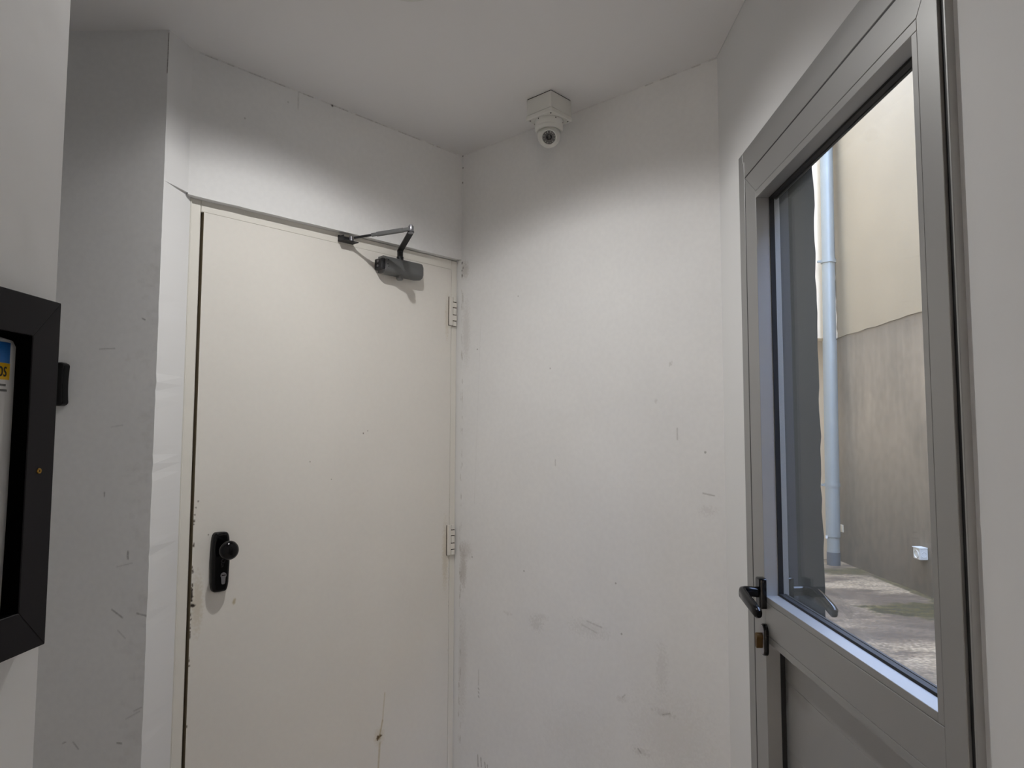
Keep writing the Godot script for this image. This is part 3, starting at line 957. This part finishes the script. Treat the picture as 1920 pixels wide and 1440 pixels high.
# ---------------------------------------------------------------- security camera under the ceiling
func build_security_camera():
	var nb := Vector3(0.068, CEIL, -2.262)
	var rot := Basis(N, Vector3.UP, -U)     # the box stands square to the back wall
	var t := thing("junction_box", Transform3D(rot, nb), "square white plastic junction box screwed to ceiling near the corner", "junction box")
	var h := 0.052
	var st := st_new()
	cbox(st, Vector3(-h, -0.056, -h), Vector3(h, -0.0025, h), 0.0015)
	obj("body", st, M.plastic, t)
	st = st_new()
	cbox(st, Vector3(-h + 0.002, -0.003, -h + 0.002), Vector3(h - 0.002, 0.0, h - 0.002), 0.0)
	obj("seal", st, M.hole, t)
	st = st_new()
	cbox(st, Vector3(-h - 0.002, -0.072, -h - 0.002), Vector3(h + 0.002, -0.0572, h + 0.002), 0.002)
	obj("lid", st, M.plastic, t)
	for q in [[1, 1], [1, -1], [-1, 1], [-1, -1]]:
		st = st_new()
		lathe(st, [Vector2(0.0, -0.0728), Vector2(0.0026, -0.0728), Vector2(0.0026, -0.0715)], Transform3D(Basis(), Vector3(q[0] * 0.0435, 0, q[1] * 0.0435)), 10)
		obj("screw", st, M.hole, t)
	# the camera: round mount, turret ball turned towards the lobby, lens disc with its ring of lamps
	var y0 := -0.072
	var c := thing("security_camera", Transform3D(Basis(), nb + Vector3(0, y0, 0)), "white turret security camera with black lens under ceiling box", "security camera")
	st = st_new()
	lathe(st, [Vector2(0.0, 0.0), Vector2(0.046, 0.0), Vector2(0.047, -0.003), Vector2(0.0465, -0.018), Vector2(0.0445, -0.021), Vector2(0.0445, -0.0225), Vector2(0.046, -0.0235), Vector2(0.0455, -0.030), Vector2(0.043, -0.0345), Vector2(0.0395, -0.036), Vector2(0.037, -0.034), Vector2(0.0, -0.034)], Transform3D.IDENTITY, 48)
	obj("mount", st, M.plastic, c)
	for q in [[2.42, -0.004], [1.12, -0.006], [3.05, -0.012], [0.35, -0.012]]:
		st = st_new()
		lathe(st, [Vector2(0.0, 0.0), Vector2(0.002, 0.0), Vector2(0.002, 0.0012), Vector2(0.0, 0.0012)], Transform3D(Basis(Vector3.UP, -q[0] + PI * 0.5) * Basis(Vector3.RIGHT, PI * 0.5), Vector3(cos(q[0]) * 0.0462, q[1], sin(q[0]) * 0.0462)), 10)
		obj("hole", st, M.hole, c)
	var ctr := Vector3(0, -0.050, 0.0)
	st = st_new()
	var prof := []
	for k in 17:
		var tt := -PI * 0.5 + PI * k / 16.0
		prof.append(Vector2(max(0.0, cos(tt) * 0.0375), sin(tt) * 0.0375))
	lathe(st, prof, Transform3D(Basis(), ctr), 40)
	var ball := obj("ball", st, M.plastic, c)
	var look := (Vector3(0.0, EYE - 0.25, 0.0) - (nb + Vector3(0, y0 - 0.05, 0))).normalized()
	var bx := Vector3.UP.cross(look).normalized()
	var lb := Basis(bx, look, bx.cross(look))     # y axis looks out
	st = st_new()
	lathe(st, [Vector2(0.0262, 0.026), Vector2(0.0262, 0.0365), Vector2(0.0250, 0.0392), Vector2(0.0222, 0.0402), Vector2(0.0212, 0.0395), Vector2(0.0212, 0.036)], Transform3D(lb, ctr), 40)
	obj("lens_hood", st, M.plastic, ball)
	st = st_new()
	lathe(st, [Vector2(0.0213, 0.0385), Vector2(0.010, 0.0385), Vector2(0.0095, 0.0393), Vector2(0.0075, 0.0393), Vector2(0.006, 0.0382), Vector2(0.0, 0.0388)], Transform3D(lb, ctr), 40)
	part_label(obj("lens", st, M.lens, ball), "black lens disc")
	for k in 12:
		var tt := TAU * (k + 0.5) / 12.0
		st = st_new()
		lathe(st, [Vector2(0.0, 0.0009), Vector2(0.0012, 0.0006), Vector2(0.0016, 0.0)], Transform3D(lb, ctr + lb * Vector3(cos(tt) * 0.0172, 0.0386, sin(tt) * 0.0172)), 8)
		obj("infrared_led", st, M.led, ball)

# ---------------------------------------------------------------- framed cabinet on the left wall
func build_cabinet():
	var org := Vector3(-0.52, 1.2357, -0.56)
	var t := thing("display_cabinet", Transform3D(Basis(), org), "dark framed cabinet let into the left wall, a white can inside", "cabinet")
	var at := -org
	var X := -0.4955
	var zf := -0.7355
	var zn := -0.40
	var y0 := 1.2357
	var y1 := 1.589
	var w := 0.0405
	var e := Vector3(0, 0, -1)   # right hand seen from the room
	var bars := [
		[Vector2(-zf, y0), Vector2(-zf, y1), Vector2(-zf - w, y1 - w), Vector2(-zf - w, y0 + w)],
		[Vector2(-zf, y1), Vector2(-zn, y1), Vector2(-zn + w, y1 - w), Vector2(-zf - w, y1 - w)],
		[Vector2(-zn, y1), Vector2(-zn, y0), Vector2(-zn + w, y0 + w), Vector2(-zn + w, y1 - w)],
		[Vector2(-zn, y0), Vector2(-zf, y0), Vector2(-zf - w, y0 + w), Vector2(-zn + w, y0 + w)]]
	for b in bars:
		var st := st_new()
		extrude(st, b, Vector3(X, 0, 0), e, Vector3.UP, Vector3.RIGHT, -0.0245, 0.0, 0.0007)
		obj("frame_bar", st, M.cabinet, t, at)
	var s := st_new()      # black lining of the niche
	for q in [[-0.658, -0.655, 1.2545, 1.5695, -0.7395, -0.4225], [-0.655, X - 0.025, 1.2535, 1.2565, -0.7395, -0.4225], [-0.655, X - 0.025, 1.5675, 1.5705, -0.7395, -0.4225], [-0.655, X - 0.025, 1.257, 1.567, -0.7395, -0.737], [-0.655, X - 0.025, 1.257, 1.567, -0.425, -0.4225], [X - 0.0244, X - 0.0008, y0 + w, y1 - w, zf + w, zf + w + 0.0008], [X - 0.0244, X - 0.0008, y0 + w, y1 - w, zn - w - 0.0008, zn - w], [X - 0.0244, X - 0.0008, y1 - w - 0.0008, y1 - w, zf + w + 0.0008, zn - w - 0.0008], [X - 0.0244, X - 0.0008, y0 + w, y0 + w + 0.0008, zf + w + 0.0008, zn - w - 0.0008]]:
		s = st_new()
		cbox(s, Vector3(q[0], q[2], q[4]), Vector3(q[1], q[3], q[5]))
		obj("lining_panel", s, M.cabinet_in, t, at)
	s = st_new()
	lathe(s, [Vector2(0.0, 0.0006), Vector2(0.0011, 0.0006), Vector2(0.0013, 0.0011), Vector2(0.0026, 0.0011), Vector2(0.0029, 0.0), Vector2(0.0, 0.0)], Transform3D(Basis(Vector3.BACK, -PI * 0.5), Vector3(X, 1.4132, -0.7135)), 20)
	part_label(obj("lock", s, M.brass, t, at), "small brass lock")
	s = st_new()
	cbox(s, Vector3(X + 0.0005, 1.4122, -0.7140), Vector3(X + 0.0009, 1.4142, -0.7130))
	obj("keyway", s, M.hole, t, at)
	# white can standing in the cabinet
	var base := Vector3(-0.55, 1.257, -0.677)
	var can := thing("canister", Transform3D(Basis(), base), "white can with blue and yellow label bands inside the dark cabinet", "can")
	var r := 0.042
	s = st_new()
	lathe(s, [Vector2(0.0, 0.0), Vector2(r - 0.004, 0.0), Vector2(r - 0.002, 0.012), Vector2(r - 0.0015, 0.03), Vector2(r - 0.0004, 0.12), Vector2(r, 0.22), Vector2(r, 0.280), Vector2(r - 0.003, 0.286), Vector2(r - 0.014, 0.290), Vector2(0.012, 0.293), Vector2(0.011, 0.302), Vector2(0.0, 0.303)], Transform3D.IDENTITY, 48)
	obj("body", s, M.can, can)
	var band := func(y0b: float, y1b: float, a0: float, a1: float, lift: float) -> SurfaceTool:
		var sp := st_new()
		sp.set_smooth_group(1)
		var n := 24
		for k in n:
			var q := []
			for c in [[k, y0b], [k + 1, y0b], [k + 1, y1b], [k, y1b]]:
				var an: float = deg_to_rad(lerpf(a0, a1, float(c[0]) / n))
				q.append(Vector3(cos(an) * (r + lift), c[1], -sin(an) * (r + lift)))
			var am: float = deg_to_rad(lerpf(a0, a1, (k + 0.5) / n))
			face(sp, q, Vector3(cos(am), 0, -sin(am)))
			face(sp, [q[2], q[3], Vector3(q[3].x * 0.98, q[3].y, q[3].z * 0.98), Vector3(q[2].x * 0.98, q[2].y, q[2].z * 0.98)], Vector3.UP)
		return sp
	part_label(obj("label_band", band.call(0.2622, 0.2825, -115.0, 6.5, 0.0003), M.blue, can), "blue label band")
	part_label(obj("label_band", band.call(0.246, 0.2621, -115.0, 7.5, 0.0003), M.yellow, can), "yellow label band")
	for q in [[0.2407, 1.0], [0.2355, 3.6]]:
		part_label(obj("small_print", band.call(q[0] - 0.0011, q[0] + 0.0011, -26.0, q[1], 0.0003), M.grey_ink, can), "grey line of small print")
	var font := SystemFont.new()
	font.font_names = PackedStringArray(["Droid Sans"])
	font.font_weight = 700
	for c in [["S", -2.0], ["O", -9.3]]:
		var tm := TextMesh.new()
		tm.text = c[0]
		tm.font = font
		tm.font_size = 48
		tm.pixel_size = 0.00028
		tm.depth = 0.0003
		tm.material = M.ink
		var tx := MeshInstance3D.new()
		tx.mesh = tm
		tx.name = "lettering"
		can.add_child(tx, true)
		var an: float = deg_to_rad(c[1])
		tx.transform = Transform3D(Basis(Vector3.UP, PI * 0.5 + an) * Basis.from_scale(Vector3(0.62, 1.0, 1.0)), Vector3(cos(an) * (r + 0.0006), 0.2535, -sin(an) * (r + 0.0006)))

func build_fitting():
	var t := thing("wall_fitting", Transform3D(Basis(), Vector3(-1.234, 1.5815, -1.838)), "small glossy black waisted fitting on the pier beside dark cabinet", "wall fitting")
	var p := []
	for k in 33:   # right edge, bottom to top, waisted in the middle; then mirrored
		var y := -0.057 + 0.114 * k / 32.0
		var f: float = abs(y) / 0.057
		var r := 0.0245 + 0.0035 * f * f
		if f > 0.8:
			r -= 0.011 * pow((f - 0.8) / 0.2, 2.6)
		p.append(Vector2(r, y))
	for k in 33:
		p.append(Vector2(-p[32 - k].x, p[32 - k].y))
	var st := st_new()
	extrude(st, p, Vector3.ZERO, Vector3.RIGHT, Vector3.UP, Vector3.BACK, 0.0, 0.024, 0.006, 4)
	obj("body", st, M.black, t)
	st = st_new()
	extrude(st, round_rect(0.044, 0.10, 0.008, 3), Vector3.ZERO, Vector3.RIGHT, Vector3.UP, Vector3.BACK, 0.0, 0.006, 0.001)
	obj("base", st, M.black_matt, t)

# ---------------------------------------------------------------- courtyard behind the glass
const GY := 0.30          # courtyard paving
const WX := 2.897         # face of the long courtyard wall
# the upper coat of the end wall stands 21 cm proud
const WZ := -6.86         # face of the short end wall

func build_courtyard():
	var st := st_new()
	# cement dado with streaks
	var w := 512
	var h := 256
	var n1 := FastNoiseLite.new()
	n1.seed = 5; n1.frequency = 0.008; n1.fractal_octaves = 5
	var n2 := FastNoiseLite.new()
	n2.seed = 9; n2.frequency = 0.02; n2.fractal_octaves = 3
	var n3 := FastNoiseLite.new()
	n3.seed = 12; n3.frequency = 0.06; n3.fractal_octaves = 3
	var img := Image.create(w, h, false, Image.FORMAT_RGB8)
	for j in h:
		for i in w:
			var a := n1.get_noise_2d(i, j * 0.8)
			var b := n2.get_noise_2d(i * 3.0, j * 0.35)
			var c := n3.get_noise_2d(i, j)
			var f := 1.0 + 0.15 * a + 0.06 * b + 0.06 * c
			var up := clampf(1.0 - j / 22.0 + 0.8 * c + 0.5 * a, 0.0, 1.0)
			f -= 0.13 * up
			var lower_dark := clampf((j - 120.0) / 120.0 + 0.5 * a + 0.3 * b, 0.0, 1.0)  # darker towards the bottom, with an uneven upper limit
			f -= 0.31 * lower_dark
			img.set_pixel(i, j, Color(0.575 * f, 0.52 * f, 0.445 * f))
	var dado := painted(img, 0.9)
	var dt := 2.371
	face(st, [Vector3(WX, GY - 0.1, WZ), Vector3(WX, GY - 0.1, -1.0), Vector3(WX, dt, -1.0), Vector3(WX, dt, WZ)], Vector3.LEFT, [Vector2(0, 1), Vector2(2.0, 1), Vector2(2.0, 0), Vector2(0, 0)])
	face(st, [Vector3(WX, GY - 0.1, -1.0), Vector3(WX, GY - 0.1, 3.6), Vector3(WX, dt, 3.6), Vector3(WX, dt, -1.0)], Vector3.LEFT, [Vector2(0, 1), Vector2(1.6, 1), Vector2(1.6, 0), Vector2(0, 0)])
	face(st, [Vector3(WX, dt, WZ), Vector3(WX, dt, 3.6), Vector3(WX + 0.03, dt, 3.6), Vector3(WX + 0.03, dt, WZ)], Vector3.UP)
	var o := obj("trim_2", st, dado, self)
	tag(o, "rough grey cement lower band of the courtyard wall", "wall", "", "structure")
	# cream render above
	var ci := plaster(512, 512, 77, Color(0.63, 0.573, 0.477), 0.03, 0.012)
	var cm := painted(ci, 0.85)
	st = st_new()
	var xw := WX - 0.006
	var low := []
	for k in 81:
		low.append(dt + rng.randfn(0, 0.004))
	for k in 80:
		var z0 := WZ + (3.6 - WZ) * k / 80.0
		var z1 := WZ + (3.6 - WZ) * (k + 1) / 80.0
		face(st, [Vector3(xw, low[k], z0), Vector3(xw, low[k + 1], z1), Vector3(xw, 4.9, z1), Vector3(xw, 4.9, z0)], Vector3.LEFT, [Vector2(k / 20.0, 0.9), Vector2((k + 1) / 20.0, 0.9), Vector2((k + 1) / 20.0, 0), Vector2(k / 20.0, 0)])
		face(st, [Vector3(xw, low[k], z0), Vector3(xw, low[k + 1], z1), Vector3(xw + 0.04, low[k + 1], z1), Vector3(xw + 0.04, low[k], z0)], Vector3.DOWN)
	cbox(st, Vector3(WX + 0.02, GY - 0.1, -7.2), Vector3(WX + 0.2, 4.9, 3.6))
	o = obj("wall_courtyard", st, cm, self)
	tag(o, "cream rendered upper wall seen across the courtyard", "wall", "", "structure")
	# end wall: lower render, thicker cream coat above that stops short
	st = st_new()
	cbox(st, Vector3(0.70, GY - 0.1, -7.06), Vector3(WX + 0.02, 4.9, WZ))
	o = obj("wall_courtyard_end", st, M.cream_pier, self)
	tag(o, "pale lower end wall of the courtyard behind the downpipe", "wall", "", "structure")
	st = st_new()
	var polys := []
	var ys := []
	for k in 50:
		var j := rng.randfn(0, 0.004)
		polys.append([Vector2(0.74, WZ), Vector2(0.74, WZ + 0.21), Vector2(WX - 0.014 + j, WZ + 0.21), Vector2(WX - 0.014 + j, WZ)])
		ys.append(2.364 + (4.9 - 2.364) * k / 49.0)
	stack(st, polys, ys)
	o = obj("trim_3", st, M.cream_pier, self)
	tag(o, "thicker cream insulation coat on the end wall behind downpipe", "wall", "", "structure")
	st = st_new()
	cbox(st, Vector3(0.724, 0.0, 1.2), Vector3(WX + 0.0, 3.3, 1.35))  # unseen dark wall, added to cut bounced light and reflections from the yard
	o = obj("wall_light_block", st, M.dark_wall, self)
	tag(o, "unseen dark grey wall added across the near courtyard to cut light", "wall", "", "structure")
	# paving: weathered concrete with moss (160 pixels to the metre)
	var gw := 352
	var gh := 960
	var g := Image.create(gw, gh, false, Image.FORMAT_RGB8)
	var a1 := FastNoiseLite.new()
	a1.seed = 21; a1.frequency = 0.012; a1.fractal_octaves = 5
	var a2 := FastNoiseLite.new()
	a2.seed = 22; a2.frequency = 0.05; a2.fractal_octaves = 4
	var a3 := FastNoiseLite.new()
	a3.seed = 23; a3.frequency = 0.22; a3.fractal_octaves = 2
	# world position of patches: x, z, rx, rz, strength
	var moss := [[2.62, -4.88, 0.36, 0.30, 1.0], [2.78, -4.55, 0.22, 0.3, 1.0], [2.70, -6.25, 0.30, 0.16, 0.75], [2.35, -6.3, 0.3, 0.14, 0.6], [2.87, -5.6, 0.04, 0.7, 0.7]]
	var dark := [[2.0, -4.9, 0.26, 0.30, 0.75], [2.3, -4.45, 0.35, 0.16, 0.7], [2.05, -4.25, 0.35, 0.14, 0.6], [1.6, -3.6, 0.4, 0.2, 0.5], [2.2, -5.3, 0.3, 0.2, 0.5]]
	for j in gh:
		var z := -7.0 + j / 160.0
		for i in gw:
			var x := 0.72 + i / 160.0
			var p := a1.get_noise_2d(i * 0.6, j * 1.4)
			var q := a2.get_noise_2d(i * 0.7, j * 1.3)
			var r := a3.get_noise_2d(i, j)
			var c := Color(0.66, 0.63, 0.575).lerp(Color(0.42, 0.385, 0.35), clampf(0.42 + 1.5 * p + 0.75 * q, 0.0, 1.0))
			c = c.lerp(Color(0.80, 0.78, 0.74), clampf(1.5 * (-p) + 0.9 * r - 0.1, 0.0, 0.75))
			for d in dark:
				var dd := Vector2((x - d[0]) / d[2], (z - d[1]) / d[3]).length() + 0.9 * p + 0.6 * q
				c = c.lerp(Color(0.34, 0.31, 0.29), d[4] * clampf(1.2 - dd, 0.0, 0.8))
			for m in moss:
				var dd := Vector2((x - m[0]) / m[2], (z - m[1]) / m[3]).length() + 0.55 * p + 0.45 * q
				var mc := Color(0.21, 0.20, 0.06).lerp(Color(0.33, 0.31, 0.12), clampf(0.5 + 2.0 * q + r, 0.0, 1.0))
				c = c.lerp(mc, m[4] * clampf(2.6 * (1.05 - dd), 0.0, 0.92))
			c = c * (0.82 + 0.12 * r)
			c = Color(c.r * 1.02, c.g * 0.93, c.b * 0.80)
			g.set_pixel(i, j, Color(clampf(c.r, 0, 1), clampf(c.g, 0, 1), clampf(c.b, 0, 1)))
	st = st_new()
	var gn := FastNoiseLite.new()
	gn.seed = 4
	gn.frequency = 1.1
	var dz := 0.1
	var nz := 106
	var nx := 22
	var hy := func(x: float, z: float) -> float: return GY + 0.006 * gn.get_noise_2d(x, z) + 0.003 * gn.get_noise_2d(x * 4.0, z * 4.0)
	st.set_smooth_group(1)
	for j in nz:
		for i in nx:
			var x0 := 0.72 + 0.1 * i
			var x1 := x0 + 0.1
			var z0 := -7.0 + dz * j
			var z1 := z0 + dz
			var uvf := func(x: float, z: float) -> Vector2: return Vector2((x - 0.72) / 2.2, (z + 7.0) / 6.0)
			face(st, [Vector3(x0, hy.call(x0, z0), z0), Vector3(x1, hy.call(x1, z0), z0), Vector3(x1, hy.call(x1, z1), z1), Vector3(x0, hy.call(x0, z1), z1)], Vector3.UP, [uvf.call(x0, z0), uvf.call(x1, z0), uvf.call(x1, z1), uvf.call(x0, z1)])
	st.set_smooth_group(-1)
	cbox(st, Vector3(0.70, -0.1, -7.2), Vector3(WX + 0.2, GY - 0.03, 3.6))
	o = obj("ground", st, painted(g, 0.9), self)
	tag(o, "weathered concrete courtyard ground with patches of green moss", "ground", "", "structure")

func build_outside_things():
	# zinc downpipe standing before the end wall
	var px := 2.744
	var pz := -6.54
	var t := thing("downpipe", Transform3D(Basis(), Vector3(px, GY, pz)), "pale grey zinc downpipe running down the courtyard corner", "downpipe")
	var lean := 0.012    # it leans a little
	var seg := func(y0: float, y1: float, r: float, called: String, m: Material):
		var st := st_new()
		var up := Vector3(lean, 1, 0).normalized()
		var b := Basis(up.cross(Vector3.BACK).normalized() * -1.0, up, Vector3.BACK).orthonormalized()
		lathe(st, [Vector2(0.0, y0), Vector2(r, y0), Vector2(r, y1), Vector2(0.0, y1)], Transform3D(b, Vector3.ZERO), 30)
		return obj(called, st, m, t)
	seg.call(0.115, 0.265, 0.054, "boot", M.zinc)
	seg.call(0.0, 0.115, 0.057, "base_collar", M.zinc_dark)
	seg.call(0.25, 2.03, 0.0605, "pipe", M.zinc)
	seg.call(2.0, 4.5, 0.056, "pipe", M.zinc)
	for y in [0.697, 2.75]:
		var c = seg.call(y, y + 0.032, 0.066, "clamp", M.zinc)
		var st := st_new()
		cbox(st, Vector3(-0.095 + lean * y, y + 0.006, -0.02), Vector3(-0.058 + lean * y, y + 0.026, 0.0), 0.002)
		obj("clamp_lug", st, M.zinc, c)
	var s2 := st_new()
	cbox(s2, Vector3(-0.068, 0.235, 0.0), Vector3(-0.053, 0.262, 0.02), 0.002)
	part_label(obj("rivet", s2, M.white_box, t), "white rivet block")
	# white outdoor socket on the cement band
	var b := thing("outdoor_socket", Transform3D(Basis(), Vector3(WX, 0.60, -5.33)), "white weatherproof socket box low on the cement wall", "socket")
	var st := st_new()
	cbox(st, Vector3(-0.060, -0.042, -0.045), Vector3(0.0, 0.042, 0.045), 0.004)
	obj("body", st, M.white_box, b)
	st = st_new()
	cbox(st, Vector3(-0.066, 0.040, -0.048), Vector3(0.0, 0.046, 0.048), 0.002)
	obj("hood", st, M.white_box, b)
	st = st_new()
	lathe(st, [Vector2(0.0, 0.0), Vector2(0.024, 0.0), Vector2(0.026, 0.004), Vector2(0.030, 0.004), Vector2(0.031, 0.0)], Transform3D(Basis(Vector3.BACK, PI * 0.5), Vector3(-0.0602, -0.004, 0.0)), 24)
	obj("cover", st, M.plastic, b)
	# end of the socket that faces down the yard, with a round knock-out
	st = st_new()
	lathe(st, [Vector2(0.0, 0.0005), Vector2(0.016, 0.0005), Vector2(0.018, 0.002), Vector2(0.021, 0.002), Vector2(0.022, 0.0)], Transform3D(Basis(Vector3.RIGHT, PI * 0.5), Vector3(-0.030, -0.004, 0.0450)), 24)
	obj("knockout", st, M.plastic, b)
	var k := thing("cable_box", Transform3D(Basis(), Vector3(WX, 0.606, -6.69)), "tiny cream cable box on the cement wall beside downpipe", "box")
	st = st_new()
	cbox(st, Vector3(-0.012, -0.034, -0.03), Vector3(0.0, 0.034, 0.03), 0.003)
	obj("body", st, M.cream_box, k)
	st = st_new()
	cbox(st, Vector3(-0.015, -0.030, -0.027), Vector3(-0.0118, 0.030, 0.027), 0.001)
	obj("lid", st, M.cream_box, k)
